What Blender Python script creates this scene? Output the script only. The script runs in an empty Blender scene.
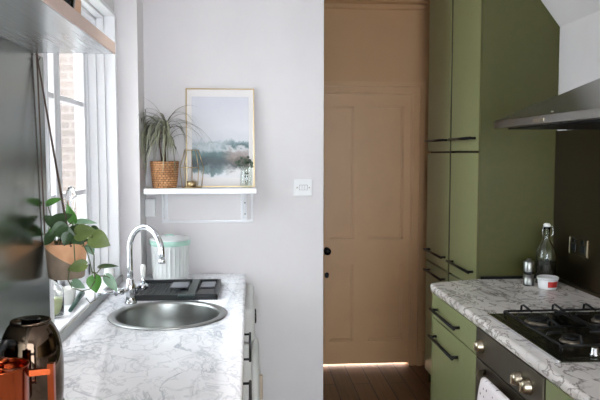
import bpy, bmesh, math, random
from mathutils import Vector, Matrix
random.seed(7)
S = bpy.context.scene
C = S.collection
PI = math.pi

# ------------------------------------------------------------------ camera
F, VX, VY, H = 650.0, 249.0, 154.0, 1.547
TH = math.atan((200 - VY) / F)
PS = math.atan((300 - VX) / F * math.cos(TH))
cd = bpy.data.cameras.new('camera'); cam = bpy.data.objects.new('camera', cd); C.objects.link(cam)
cd.sensor_width = 36; cd.sensor_fit = 'HORIZONTAL'; cd.lens = F * 36 / 600
cd.clip_start = .02
cam.location = (0, 0, H)
cam.rotation_euler = (PI / 2 - TH, 0, -PS)
S.camera = cam
_fw = Vector((math.sin(PS) * math.cos(TH), math.cos(PS) * math.cos(TH), -math.sin(TH)))
_rt = Vector((math.cos(PS), -math.sin(PS), 0)); _up = _rt.cross(_fw)
def at_y(x, y, Y):
    """room point seen at photo pixel (x, y) at depth Y (a measuring aid)"""
    d = _fw + _rt * ((x - 300) / F) + _up * ((200 - y) / F)
    return Vector((0, 0, H)) + d * (Y / d.y)

# ------------------------------------------------------------------ materials
def lin(c):
    f = lambda v: v / 12.92 if v <= .04045 else ((v + .055) / 1.055) ** 2.4
    return tuple(f(v / 255) for v in c[:3]) + (1,)
class NT:
    def __init__(s, name):
        s.m = bpy.data.materials.new(name); s.m.use_nodes = True
        s.t = s.m.node_tree; s.b = s.t.nodes['Principled BSDF']
    def n(s, typ, **kw):
        o = s.t.nodes.new(typ)
        for k, v in kw.items():
            if k in o.inputs: o.inputs[k].default_value = v
            else: setattr(o, k, v)
        return o
    def l(s, a, b): s.t.links.new(a, b)
    def coords(s, scale=(1, 1, 1), kind='Object'):
        tc = s.n('ShaderNodeTexCoord'); mp = s.n('ShaderNodeMapping'); mp.inputs['Scale'].default_value = scale
        s.l(tc.outputs[kind], mp.inputs['Vector']); return mp.outputs['Vector']
    def ramp(s, fac, stops):
        r = s.n('ShaderNodeValToRGB'); e = r.color_ramp.elements
        while len(e) < len(stops): e.new(.5)
        for el, (p, c) in zip(e, stops): el.position = p; el.color = c
        s.l(fac, r.inputs['Fac']); return r.outputs['Color']
    def bump(s, h, strength=.2, dist=.002):
        b = s.n('ShaderNodeBump'); b.inputs['Strength'].default_value = strength; b.inputs['Distance'].default_value = dist
        s.l(h, b.inputs['Height']); s.l(b.outputs['Normal'], s.b.inputs['Normal'])
def mat(name, col, rough=.5, metal=0, var=.06, vs=6, bump=0, bs=60, scale=(1, 1, 1), spec=None, trans=0, coat=0, ior=None):
    k = NT(name); b = k.b
    b.inputs['Roughness'].default_value = rough; b.inputs['Metallic'].default_value = metal
    if spec is not None: b.inputs['Specular IOR Level'].default_value = spec
    if trans: b.inputs['Transmission Weight'].default_value = trans
    if ior: b.inputs['IOR'].default_value = ior
    if coat: b.inputs['Coat Weight'].default_value = coat
    c = lin(col); v = k.coords(scale)
    if var:
        n = k.n('ShaderNodeTexNoise', Scale=vs, Detail=4); k.l(v, n.inputs['Vector'])
        lo = tuple(x * (1 - var) for x in c[:3]) + (1,); hi = tuple(min(1, x * (1 + var)) for x in c[:3]) + (1,)
        k.l(k.ramp(n.outputs['Fac'], [(.3, lo), (.7, hi)]), b.inputs['Base Color'])
    else: b.inputs['Base Color'].default_value = c
    if bump:
        n = k.n('ShaderNodeTexNoise', Scale=bs, Detail=5); k.l(v, n.inputs['Vector']); k.bump(n.outputs['Fac'], bump)
    return k.m
def brushed(name, col, rough, axis_scale=(4, 4, 300), amount=.08, metal=1, bump=.03):
    k = NT(name); v = k.coords(axis_scale)
    n = k.n('ShaderNodeTexNoise', Scale=1, Detail=3); k.l(v, n.inputs['Vector'])
    c = lin(col)
    k.l(k.ramp(n.outputs['Fac'], [(.3, tuple(x * .93 for x in c[:3]) + (1,)), (.7, c)]), k.b.inputs['Base Color'])
    mr = k.n('ShaderNodeMapRange'); k.l(n.outputs['Fac'], mr.inputs['Value'])
    mr.inputs['To Min'].default_value = rough - amount / 2; mr.inputs['To Max'].default_value = rough + amount / 2
    k.l(mr.outputs['Result'], k.b.inputs['Roughness']); k.b.inputs['Metallic'].default_value = metal
    k.bump(n.outputs['Fac'], bump, .0004) if bump else None; return k.m
def marble(name, base, vein, vein2, rough, seed, sc, fine=.6, dark=16):
    k = NT(name); v = k.coords((1, 1, 1))
    mp = k.n('ShaderNodeMapping'); mp.inputs['Location'].default_value = (seed, seed * 2, 0); mp.inputs['Rotation'].default_value = (0, 0, .6)
    mp.inputs['Scale'].default_value = (1, .62, 1); k.l(v, mp.inputs['Vector'])
    def ridge(scale, dist, lo, det=8):
        n = k.n('ShaderNodeTexNoise', Scale=scale, Detail=det, Roughness=.55, Distortion=dist); k.l(mp.outputs['Vector'], n.inputs['Vector'])
        a = k.n('ShaderNodeMath', operation='SUBTRACT'); a.inputs[1].default_value = .5; k.l(n.outputs['Fac'], a.inputs[0])
        b = k.n('ShaderNodeMath', operation='ABSOLUTE'); k.l(a.outputs[0], b.inputs[0])
        r = k.n('ShaderNodeMapRange'); r.inputs['From Min'].default_value = 0; r.inputs['From Max'].default_value = lo
        r.inputs['To Min'].default_value = 1; r.inputs['To Max'].default_value = 0; k.l(b.outputs[0], r.inputs['Value']); return r.outputs['Result']
    r1 = ridge(sc, .9, .028); r2 = ridge(sc * 2.3, .7, .03)
    cl = k.n('ShaderNodeTexNoise', Scale=sc * .8, Detail=3); k.l(mp.outputs['Vector'], cl.inputs['Vector'])
    clm = k.n('ShaderNodeMapRange'); clm.inputs['From Min'].default_value = .4; clm.inputs['From Max'].default_value = .68; k.l(cl.outputs['Fac'], clm.inputs['Value'])
    m1 = k.n('ShaderNodeMath', operation='MULTIPLY'); k.l(r1, m1.inputs[0]); k.l(clm.outputs['Result'], m1.inputs[1])
    m2 = k.n('ShaderNodeMath', operation='MULTIPLY'); k.l(r2, m2.inputs[0]); m2.inputs[1].default_value = fine
    mxs = [(m1.outputs[0], vein), (m2.outputs[0], vein2)]
    cur = k.n('ShaderNodeMixRGB'); cur.inputs[1].default_value = lin(base); cur.inputs[2].default_value = lin([max(0, x - dark) for x in base])
    k.l(clm.outputs['Result'], cur.inputs[0]); o = cur.outputs[0]
    for f, c in mxs:
        m = k.n('ShaderNodeMixRGB'); k.l(f, m.inputs[0]); k.l(o, m.inputs[1]); m.inputs[2].default_value = lin(c); o = m.outputs[0]
    k.l(o, k.b.inputs['Base Color']); k.b.inputs['Roughness'].default_value = rough; return k.m

M = {}
M['wall'] = mat('white_wall_paint', (226, 222, 222), .75, var=.03, vs=3, bump=.12, bs=90)
M['gloss_white'] = mat('white_gloss_paint', (238, 238, 240), .35, var=.02)
M['tan'] = mat('plaster_pink_paint', (196, 154, 110), .6, var=.04, vs=3, bump=.08, bs=60)
M['tan_gloss'] = mat('plaster_pink_woodwork', (200, 158, 114), .42, var=.04, vs=4)
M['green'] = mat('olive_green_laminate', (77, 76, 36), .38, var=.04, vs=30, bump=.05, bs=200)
M['green_lit'] = mat('olive_green_window_lit', (134, 140, 98), .3, var=.03, vs=30, bump=.05, bs=200)  # same laminate as the sides, window light painted in as a lighter tone
M['carcass'] = mat('cabinet_inside_gap_shade', (46, 44, 32), .7, var=.05)  # dark brown puts the shade of the door gaps into the colour
M['black'] = mat('matt_black_metal', (16, 16, 17), .45, var=.1, spec=.25)
M['hobplate'] = mat('dark_hob_plate', (70, 68, 58), .22, .9, var=.05)
M['black_gloss'] = mat('black_enamel', (14, 15, 14), .12, var=.1)
M['black_plastic'] = mat('black_plastic', (20, 23, 25), .35, var=.1)
M['steel'] = brushed('brushed_steel_sheet', (134, 137, 130), .22, (3, 260, 3))
M['steel_shelf'] = brushed('brushed_steel_shelf', (208, 210, 211), .24, (200, 3, 3), metal=.55, bump=0)
M['sink'] = brushed('brushed_steel_sink', (158, 160, 157), .32, (30, 30, 60), bump=0)
M['chrome'] = mat('polished_chrome', (215, 217, 220), .06, 1, var=.02)
M['hood'] = brushed('brushed_steel_hood', (150, 148, 142), .3, (3, 3, 240))
M['oven'] = brushed('dark_steel_oven', (120, 114, 100), .32, (3, 2, 260))
M['splash'] = brushed('dark_bronze_panel', (94, 82, 62), .3, (3, 3, 60))
M['knob_metal'] = mat('champagne_metal', (178, 168, 148), .28, 1, var=.04)
M['copper'] = brushed('copper', (168, 78, 42), .16, (60, 60, 8))
M['kettle'] = mat('smoked_mirror_metal', (90, 76, 64), .07, 1, var=.06)
M['marble_left'] = marble('pale_marble_laminate', (244, 244, 247), (158, 162, 172), (178, 182, 190), .22, 3.1, 6.5, .5, 12)
M['marble_right'] = marble('veined_marble_laminate', (228, 222, 216), (92, 86, 80), (112, 102, 94), .24, 8.4, 5.5, .85, 30)
M['edge'] = mat('peach_edge_band', (212, 188, 174), .45, var=.03)
M['gold'] = mat('brass_gold', (192, 170, 130), .3, 1, var=.05)
M['ceramic'] = mat('white_ceramic', (236, 235, 230), .2, var=.02)
M['enamel'] = mat('white_enamel', (222, 224, 222), .3, var=.03)
M['mint'] = mat('mint_enamel', (176, 214, 198), .35, var=.14, vs=14)
M['plastic_white'] = mat('white_plastic', (232, 232, 232), .4, var=.02)
M['washer'] = mat('white_appliance', (214, 214, 210), .35, var=.02)
M['cream'] = mat('cream_cabinet', (196, 180, 160), .5, var=.03)
M['soil'] = mat('dark_soil', (38, 30, 26), .95, var=.4, vs=60, bump=.8, bs=120)
M['cord'] = mat('brown_cord', (84, 66, 56), .8, var=.2, vs=90)
M['leaf_dark'] = mat('dark_green_leaf', (52, 74, 42), .35, var=.25, vs=25)
M['leaf_mid'] = mat('mid_green_leaf', (98, 112, 62), .35, var=.2, vs=25)
M['leaf_bright'] = mat('bright_green_leaf', (82, 132, 58), .35, var=.2, vs=25)
M['leaf_pale'] = mat('pale_green_leaf', (116, 146, 118), .4, var=.15, vs=25)
M['stem'] = mat('green_stem', (86, 92, 58), .6, var=.2, vs=40)
M['palm_leaf'] = mat('grey_green_palm_leaf', (126, 126, 104), .5, var=.45, vs=14)
M['palm_stem'] = mat('brown_palm_stem', (92, 78, 60), .8, var=.3, vs=60, bump=.5, bs=120)
M['euca'] = mat('eucalyptus_leaf', (58, 74, 56), .5, var=.25, vs=30)
M['pot_beige'] = mat('beige_clay', (204, 168, 142), .7, var=.06)
M['stick'] = mat('dark_teal_plastic', (40, 70, 62), .4, var=.15)
M['salt_red'] = mat('red_label', (186, 44, 36), .45, var=.05)
M['dark_liquid'] = mat('dark_liquid', (16, 13, 9), .1, var=.1)
M['green_liquid'] = mat('pale_green_liquid', (196, 206, 150), .15, var=.05)
M['yellow'] = mat('yellow_cap', (196, 176, 56), .4, var=.05)
def glass(name, col=(255, 255, 255), rough=0.0):
    k = NT(name); b = k.b; b.inputs['Base Color'].default_value = lin(col); b.inputs['Roughness'].default_value = rough
    b.inputs['Transmission Weight'].default_value = 1; b.inputs['IOR'].default_value = 1.45; return k.m
M['glass'] = glass('clear_glass'); M['glass_green'] = glass('pale_green_glass', (240, 245, 238))
k = NT('window_pane_glass')   # thin pane: clear with a surface reflection
tr = k.n('ShaderNodeBsdfTransparent'); gl = k.n('ShaderNodeBsdfGlossy', Roughness=.0); fr0 = k.n('ShaderNodeLayerWeight', Blend=.5); fp_ = k.n('ShaderNodeMath', operation='POWER'); k.l(fr0.outputs['Facing'], fp_.inputs[0]); fp_.inputs[1].default_value = 5; fr = k.n('ShaderNodeMath', operation='MULTIPLY_ADD'); k.l(fp_.outputs[0], fr.inputs[0]); fr.inputs[1].default_value = .5; fr.inputs[2].default_value = .02; mx = k.n('ShaderNodeMixShader')
tr.inputs[0].default_value = (.93, .94, .935, 1)
k.l(fr.outputs[0], mx.inputs[0]); k.l(tr.outputs[0], mx.inputs[1]); k.l(gl.outputs[0], mx.inputs[2]); k.l(mx.outputs[0], k.t.nodes['Material Output'].inputs[0]); M['pane'] = k.m
k = NT('thin_clear_glass')
tr = k.n('ShaderNodeBsdfTransparent'); gl = k.n('ShaderNodeBsdfGlossy', Roughness=.02); f0 = k.n('ShaderNodeLayerWeight', Blend=.5); fp_ = k.n('ShaderNodeMath', operation='POWER'); k.l(f0.outputs['Facing'], fp_.inputs[0]); fp_.inputs[1].default_value = 3
fr = k.n('ShaderNodeMath', operation='MULTIPLY_ADD'); k.l(fp_.outputs[0], fr.inputs[0]); fr.inputs[1].default_value = .45; fr.inputs[2].default_value = .05; mx = k.n('ShaderNodeMixShader'); tr.inputs[0].default_value = (.97, .985, .975, 1)
k.l(fr.outputs[0], mx.inputs[0]); k.l(tr.outputs[0], mx.inputs[1]); k.l(gl.outputs[0], mx.inputs[2]); k.l(mx.outputs[0], k.t.nodes['Material Output'].inputs[0]); M['thin_glass'] = k.m
# two-tone planter glaze: bare clay above a slanting line, taupe glaze below it
k = NT('two_tone_clay'); v = k.coords(); sx = k.n('ShaderNodeSeparateXYZ'); k.l(v, sx.inputs[0])
a = k.n('ShaderNodeMath', operation='MULTIPLY_ADD'); k.l(sx.outputs['X'], a.inputs[0]); a.inputs[1].default_value = .62; k.l(sx.outputs['Z'], a.inputs[2])
g = k.n('ShaderNodeMath', operation='GREATER_THAN'); k.l(a.outputs[0], g.inputs[0]); g.inputs[1].default_value = .066
n = k.n('ShaderNodeTexNoise', Scale=30, Detail=4); k.l(v, n.inputs['Vector'])
c1 = k.ramp(n.outputs['Fac'], [(.3, lin((120, 104, 88))), (.7, lin((138, 120, 102)))]); c2 = k.ramp(n.outputs['Fac'], [(.3, lin((206, 152, 112))), (.7, lin((222, 172, 132)))])
m_ = k.n('ShaderNodeMixRGB'); k.l(g.outputs[0], m_.inputs[0]); k.l(c1, m_.inputs[1]); k.l(c2, m_.inputs[2]); k.l(m_.outputs[0], k.b.inputs['Base Color']); k.b.inputs['Roughness'].default_value = .7; M['planter'] = k.m
# wicker
k = NT('woven_wicker'); v = k.coords(); sx = k.n('ShaderNodeSeparateXYZ'); k.l(v, sx.inputs[0])
at = k.n('ShaderNodeMath', operation='ARCTAN2'); k.l(sx.outputs['Y'], at.inputs[0]); k.l(sx.outputs['X'], at.inputs[1])
mu = k.n('ShaderNodeMath', operation='MULTIPLY'); k.l(at.outputs[0], mu.inputs[0]); mu.inputs[1].default_value = .068
cx = k.n('ShaderNodeCombineXYZ'); k.l(mu.outputs[0], cx.inputs['X']); k.l(sx.outputs['Z'], cx.inputs['Y'])
br = k.n('ShaderNodeTexBrick', Scale=1, **{'Mortar Size': .0016, 'Mortar Smooth': .6, 'Brick Width': .019, 'Row Height': .0115}); k.l(cx.outputs[0], br.inputs['Vector'])
br.inputs['Color1'].default_value = lin((214, 160, 110)); br.inputs['Color2'].default_value = lin((178, 124, 80)); br.inputs['Mortar'].default_value = lin((92, 58, 36)); k.l(br.outputs['Color'], k.b.inputs['Base Color']); k.b.inputs['Roughness'].default_value = .7
iv = k.n('ShaderNodeMath', operation='SUBTRACT'); iv.inputs[0].default_value = 1; k.l(br.outputs['Fac'], iv.inputs[1]); k.bump(iv.outputs[0], .6, .003); M['wicker'] = k.m
# floor boards
k = NT('dark_oak_boards'); v = k.coords((1, 1, 1)); mp = k.n('ShaderNodeMapping'); mp.inputs['Rotation'].default_value = (0, 0, PI / 2); k.l(v, mp.inputs['Vector'])
br = k.n('ShaderNodeTexBrick', Scale=1, **{'Mortar Size': .003, 'Brick Width': 1.2, 'Row Height': .12}); br.offset = .37
br.inputs['Color1'].default_value = lin((134, 100, 70)); br.inputs['Color2'].default_value = lin((112, 82, 56)); br.inputs['Mortar'].default_value = lin((40, 30, 22)); k.l(mp.outputs['Vector'], br.inputs['Vector'])
mp2 = k.n('ShaderNodeMapping'); mp2.inputs['Scale'].default_value = (60, 3, 1); k.l(v, mp2.inputs['Vector']); n = k.n('ShaderNodeTexNoise', Scale=1, Detail=6); k.l(mp2.outputs['Vector'], n.inputs['Vector'])
m_ = k.n('ShaderNodeMixRGB', blend_type='MULTIPLY'); m_.inputs[0].default_value = .6; k.l(br.outputs['Color'], m_.inputs[1]); k.l(k.ramp(n.outputs['Fac'], [(.3, (.55, .5, .45, 1)), (.7, (1, 1, 1, 1))]), m_.inputs[2])
k.l(m_.outputs[0], k.b.inputs['Base Color']); k.b.inputs['Roughness'].default_value = .45; M['floor'] = k.m
# outside brick
k = NT('pale_brick'); v = k.coords(); sx = k.n('ShaderNodeSeparateXYZ'); cx = k.n('ShaderNodeCombineXYZ'); k.l(v, sx.inputs[0]); k.l(sx.outputs['X'], cx.inputs['X']); k.l(sx.outputs['Z'], cx.inputs['Y'])
br = k.n('ShaderNodeTexBrick', Scale=1, **{'Mortar Size': .012, 'Brick Width': .225, 'Row Height': .075}); k.l(cx.outputs[0], br.inputs['Vector'])
br.inputs['Color1'].default_value = lin((122, 108, 101)); br.inputs['Color2'].default_value = lin((104, 94, 88)); br.inputs['Mortar'].default_value = lin((132, 122, 116)); k.l(br.outputs['Color'], k.b.inputs['Base Color']); k.b.inputs['Roughness'].default_value = .9; M['brick'] = k.m
M['ground'] = mat('paving', (216, 213, 208), .9, var=.08, vs=4)
# towel with small grey spots
k = NT('spotted_cotton'); v = k.coords((0, 1, 1)); vo = k.n('ShaderNodeTexVoronoi', Scale=34, Randomness=.35); vo.voronoi_dimensions = '3D'; k.l(v, vo.inputs['Vector'])
k.l(k.ramp(vo.outputs['Distance'], [(.0, lin((96, 92, 98))), (.13, lin((110, 104, 110))), (.18, lin((232, 224, 224))), (1, lin((236, 228, 228)))]), k.b.inputs['Base Color']); k.b.inputs['Roughness'].default_value = .9; M['towel'] = k.m
# abstract seascape print (local x 0..w, z 0..h)
PW, PHT = .30, .43
k = NT('seascape_print'); v = k.coords((1 / PW, 1, 1 / PHT)); sx = k.n('ShaderNodeSeparateXYZ'); k.l(v, sx.inputs[0])
mpn = k.n('ShaderNodeMapping'); mpn.inputs['Scale'].default_value = (3.6, 1, 6); k.l(v, mpn.inputs['Vector'])
n = k.n('ShaderNodeTexNoise', Scale=1.3, Detail=7, Roughness=.62, Distortion=.4); k.l(mpn.outputs['Vector'], n.inputs['Vector'])
ad = k.n('ShaderNodeMath', operation='MULTIPLY_ADD'); k.l(n.outputs['Fac'], ad.inputs[0]); ad.inputs[1].default_value = .30
sb = k.n('ShaderNodeMath', operation='SUBTRACT'); k.l(sx.outputs['Z'], sb.inputs[0]); sb.inputs[1].default_value = .15; k.l(sb.outputs[0], ad.inputs[2])
sea = k.ramp(ad.outputs[0], [(.0, lin((226, 224, 226))), (.055, lin((214, 217, 219))), (.085, lin((98, 122, 124))), (.16, lin((26, 48, 54))), (.24, lin((42, 72, 74))), (.32, lin((88, 118, 118))), (.385, lin((186, 194, 198))), (.42, lin((160, 172, 176))), (.455, lin((200, 203, 208))), (.60, lin((214, 213, 217))), (1, lin((206, 206, 213)))])
land = k.ramp(ad.outputs[0], [(.0, lin((226, 224, 226))), (.10, lin((214, 210, 208))), (.155, lin((70, 76, 76))), (.24, lin((112, 98, 90))), (.33, lin((166, 154, 150))), (.37, lin((196, 198, 200))), (.40, lin((66, 94, 96))), (.45, lin((120, 142, 146))), (.475, lin((202, 204, 208))), (.60, lin((214, 213, 217))), (1, lin((206, 206, 213)))])
xr = k.n('ShaderNodeMapRange'); xr.inputs['From Min'].default_value = .5; xr.inputs['From Max'].default_value = .72; xa = k.n('ShaderNodeMath', operation='MULTIPLY_ADD'); k.l(n.outputs['Fac'], xa.inputs[0]); xa.inputs[1].default_value = .3; xo = k.n('ShaderNodeMath', operation='SUBTRACT'); k.l(sx.outputs['X'], xo.inputs[0]); xo.inputs[1].default_value = .15; k.l(xo.outputs[0], xa.inputs[2]); k.l(xa.outputs[0], xr.inputs['Value'])
m_ = k.n('ShaderNodeMixRGB'); k.l(xr.outputs['Result'], m_.inputs[0]); k.l(sea, m_.inputs[1]); k.l(land, m_.inputs[2]); k.l(m_.outputs[0], k.b.inputs['Base Color']); k.b.inputs['Roughness'].default_value = .35; M['print'] = k.m
M['mat_board'] = mat('white_mat_board', (232, 228, 226), .8, var=.01)

# ------------------------------------------------------------------ mesh builder
def root_loc(o):
    v = Vector((0, 0, 0))
    while o: v += o.location; o = o.parent
    return v
class MB:
    def __init__(s): s.bm = bmesh.new()
    def face(s, vs, smooth=False):
        try: f = s.bm.faces.new(vs); f.smooth = smooth; return f
        except ValueError: return None
    def box(s, x0, x1, y0, y1, z0, z1, bev=0, seg=2):
        r = bmesh.ops.create_cube(s.bm, size=1)
        vs = r['verts']
        for v in vs: v.co = Vector((x0 + (v.co.x + .5) * (x1 - x0), y0 + (v.co.y + .5) * (y1 - y0), z0 + (v.co.z + .5) * (z1 - z0)))
        if bev:
            es = list({e for v in vs for e in v.link_edges})
            bmesh.ops.bevel(s.bm, geom=es, offset=bev, segments=seg, profile=.5, affect='EDGES', clamp_overlap=True)
        return s
    def prism(s, poly, axis, a, b, smooth=False, bev=0):
        """poly: 2-D outline; axis 'y': (x,z) swept y a..b; 'x': (y,z); 'z': (x,y)"""
        f = {'y': lambda p, t: (p[0], t, p[1]), 'x': lambda p, t: (t, p[0], p[1]), 'z': lambda p, t: (p[0], p[1], t)}[axis]
        A = [s.bm.verts.new(f(p, a)) for p in poly]; B = [s.bm.verts.new(f(p, b)) for p in poly]; n = len(poly)
        fs = [s.face(A[::-1]), s.face(B)]
        for i in range(n): fs.append(s.face([A[i], A[(i + 1) % n], B[(i + 1) % n], B[i]], smooth))
        bmesh.ops.recalc_face_normals(s.bm, faces=[x for x in fs if x])
        if bev:
            es = list({e for v in A + B for e in v.link_edges})
            bmesh.ops.bevel(s.bm, geom=es, offset=bev, segments=2, profile=.5, affect='EDGES')
        return s
    def lathe(s, prof, c=(0, 0, 0), seg=48, fn=None, axis='z', cap=True):
        """prof: list of (r, z) along the axis; fn(theta, i, r) changes the radius"""
        c = Vector(c); rings = []
        for i, (r, z) in enumerate(prof):
            ring = []
            for k in range(seg):
                t = 2 * PI * k / seg; rr = fn(t, i, r) if fn else r
                p = {'z': (rr * math.cos(t), rr * math.sin(t), z), 'x': (z, rr * math.cos(t), rr * math.sin(t)), 'y': (rr * math.cos(t), z, rr * math.sin(t))}[axis]
                ring.append(s.bm.verts.new(c + Vector(p)))
            rings.append(ring)
        fs = []
        for a, b in zip(rings, rings[1:]):
            for k in range(seg): fs.append(s.face([a[k], a[(k + 1) % seg], b[(k + 1) % seg], b[k]], True))
        if cap: fs += [s.face(rings[0][::-1]), s.face(rings[-1])]
        bmesh.ops.recalc_face_normals(s.bm, faces=[f for f in fs if f])
        return s
    def tube(s, pts, r, seg=12, r_end=None, square=False):
        pts = [Vector(p) for p in pts]; n = len(pts); rings = []
        up = Vector((0, 0, 1)); prev = None
        for i, p in enumerate(pts):
            d = (pts[min(i + 1, n - 1)] - pts[max(i - 1, 0)]).normalized()
            if prev is None:
                a = d.cross(up); a = a.normalized() if a.length > .01 else Vector((1, 0, 0))
            else:
                a = prev - d * prev.dot(d); a.normalize()
            prev = a; b = d.cross(a); rr = r if r_end is None else r + (r_end - r) * i / max(1, n - 1)
            ring = []
            for k in range(seg):
                t = 2 * PI * (k + (.5 if square else 0)) / seg
                ring.append(s.bm.verts.new(p + (a * math.cos(t) + b * math.sin(t)) * rr))
            rings.append(ring)
        fs = []
        for a, b in zip(rings, rings[1:]):
            for k in range(seg): fs.append(s.face([a[k], a[(k + 1) % seg], b[(k + 1) % seg], b[k]], not square))
        fs += [s.face(rings[0][::-1]), s.face(rings[-1])]
        bmesh.ops.recalc_face_normals(s.bm, faces=[f for f in fs if f])
        return s
    def sphere(s, c, r, sc=(1, 1, 1), u=20, v=12):
        q = bmesh.ops.create_uvsphere(s.bm, u_segments=u, v_segments=v, radius=r)
        for x in q['verts']:
            x.co = Vector((x.co.x * sc[0], x.co.y * sc[1], x.co.z * sc[2])) + Vector(c)
            for f in x.link_faces: f.smooth = True
        return s
    def grid(s, rows, smooth=True):
        V = [[s.bm.verts.new(p) for p in r] for r in rows]
        for a, b in zip(V, V[1:]):
            for i in range(len(a) - 1): s.face([a[i], a[i + 1], b[i + 1], b[i]], smooth)
        return s
    def build(s, name, m, parent=None, local=False, origin=None, smooth_angle=None, solid=0):
        me = bpy.data.meshes.new(name)
        if parent: off = Vector((0, 0, 0)) if local else root_loc(parent)
        elif local: off = Vector((0, 0, 0))
        elif origin is not None: off = Vector(origin)
        else:
            xs = [v.co for v in s.bm.verts]; lo = [min(p[i] for p in xs) for i in range(3)]; hi = [max(p[i] for p in xs) for i in range(3)]
            off = Vector(((lo[0] + hi[0]) / 2, (lo[1] + hi[1]) / 2, lo[2]))
        for v in s.bm.verts: v.co -= off
        s.bm.to_mesh(me); s.bm.free(); me.materials.append(m)
        o = bpy.data.objects.new(name, me); C.objects.link(o)
        if parent: o.parent = parent
        else: o.location = off
        if smooth_angle: me.set_sharp_from_angle(angle=math.radians(smooth_angle))
        if solid:
            md = o.modifiers.new('thickness', 'SOLIDIFY'); md.thickness = solid; md.offset = 0
        return o
def tag(o, label, cat, group=None):
    o['label'] = label; o['category'] = cat
    if group: o['group'] = group
    return o
def thing(name, loc, label, cat, group=None):
    o = bpy.data.objects.new(name, None); o.empty_display_size = .05; C.objects.link(o); o.location = loc
    return tag(o, label, cat, group)
def struct(o): o['kind'] = 'structure'; return o
def part_label(o, t): o['label'] = t; return o
def cut(o, cutters):
    """subtract cutter meshes from o and drop them"""
    for c in cutters:
        md = o.modifiers.new('cut', 'BOOLEAN'); md.operation = 'DIFFERENCE'; md.object = c; md.solver = 'EXACT'
    bpy.context.view_layer.update()
    dg = bpy.context.evaluated_depsgraph_get(); me = bpy.data.meshes.new_from_object(o.evaluated_get(dg))
    o.modifiers.clear(); o.data = me
    for c in cutters:
        d = c.data; bpy.data.objects.remove(c); bpy.data.meshes.remove(d)

# ------------------------------------------------------------------ the setting
XL, XR, YE, YD, YB, ZC = -.66, 1.585, 3.518, 4.607, -1.6, 2.62
WY0, WY1, WZ0, WZ1 = 2.17, 3.30, .94, 2.235          # window opening
struct(MB().box(-1.0, 1.9, YB - .2, 7.0, -.06, 0).build('floor', M['floor']))
struct(MB().box(-1.0, 1.9, YB - .2, 7.0, ZC, ZC + .06).build('ceiling', M['wall']))
w = MB()
w.box(XL - .18, XL, YB, WY0, 0, ZC).box(XL - .18, XL, WY1, YD + .1, 0, ZC).box(XL - .18, XL, WY0, WY1, 0, .90).box(XL - .18, XL, WY0, WY1, WZ1, ZC)
struct(w.build('wall_left', M['wall']))
struct(MB().box(XL, -.55, 3.33, YE, .9, ZC).build('wall_corner', M['wall']))
struct(MB().box(XL, .405, YE, YE + .12, 0, ZC, .004).build('wall_end', M['wall']))
struct(MB().box(XR, XR + .15, YB, YD + .1, 0, ZC).build('wall_right', M['wall']))
struct(MB().prism([(1.589 - (ZC - 2.188) / 1.266, ZC), (XR, ZC), (XR, 2.188 - 1.266 * (XR - 1.589))], 'y', YB, 4.25).build('ceiling_slope', M['wall']))
sl = lambda X: 2.188 - 1.266 * (X - 1.589)
xs0 = 1.589 - (ZC - 2.188) / 1.266
dx0, dx1, dz = .43, 1.16, 1.972
w = MB(); w.box(XL, dx0, YD, YD + .1, 0, ZC).box(dx1, XR, YD, YD + .1, 0, ZC).box(dx0, dx1, YD, YD + .1, dz, ZC)
struct(w.build('wall_far', M['tan']))
w = MB(); w.box(XL, -.5, YB - .1, YB, 0, ZC).box(1.15, XR, YB - .1, YB, 0, ZC).box(-.5, 1.15, YB - .1, YB, 2.25, ZC).box(-.5, 1.15, YB - .1, YB, 0, .25)
struct(w.build('wall_back', M['wall']))
# hall behind the closed door
w = MB(); w.box(XL, XL + .1, YD + .1, 6.5, 0, ZC).box(XR, XR + .1, YD + .1, 6.5, 0, ZC).box(XL, XR, 6.5, 6.6, 0, ZC)
struct(w.build('wall_hall', M['wall']))
# door architrave, cornice, skirting
t = MB()
for a, b, y, z in ((dx1, dx1 + .095, .016, dz), (dx0 - .095, dx0, .016, dz), (dx1 + .058, dx1 + .095, .03, dz + .05), (dx0 - .095, dx0 - .058, .03, dz + .05), (dx1 + .012, dx1 + .024, .024, dz + .012), (dx0 - .024, dx0 - .012, .024, dz + .012)):
    t.box(a, b, YD - y, YD + .001, 0, z)
t.box(dx0 - .095, dx1 + .095, YD - .0165, YD + .001, dz, dz + .085).box(dx0 - .095, dx1 + .095, YD - .0305, YD, dz + .05, dz + .086).box(dx0 - .024, dx1 + .024, YD - .0245, YD, dz + .012, dz + .024)
struct(t.build('trim_1', M['tan_gloss']))
struct(MB().prism([(YD, 2.56), (YD - .012, 2.57), (YD - .02, 2.595), (YD - .05, 2.605), (YD - .06, ZC), (YD, ZC)], 'x', XL, XR).build('trim_2', M['tan']))
struct(MB().box(.43, XR, YD - .018, YD, 0, .11, .004).box(dx0, dx1, YD - .03, YD, .0, .12).build('baseboard_far', M['tan_gloss']) if False else MB().box(dx1 + .1, XR, YD - .018, YD, 0, .11, .004).build('baseboard_far', M['tan_gloss']))
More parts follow.
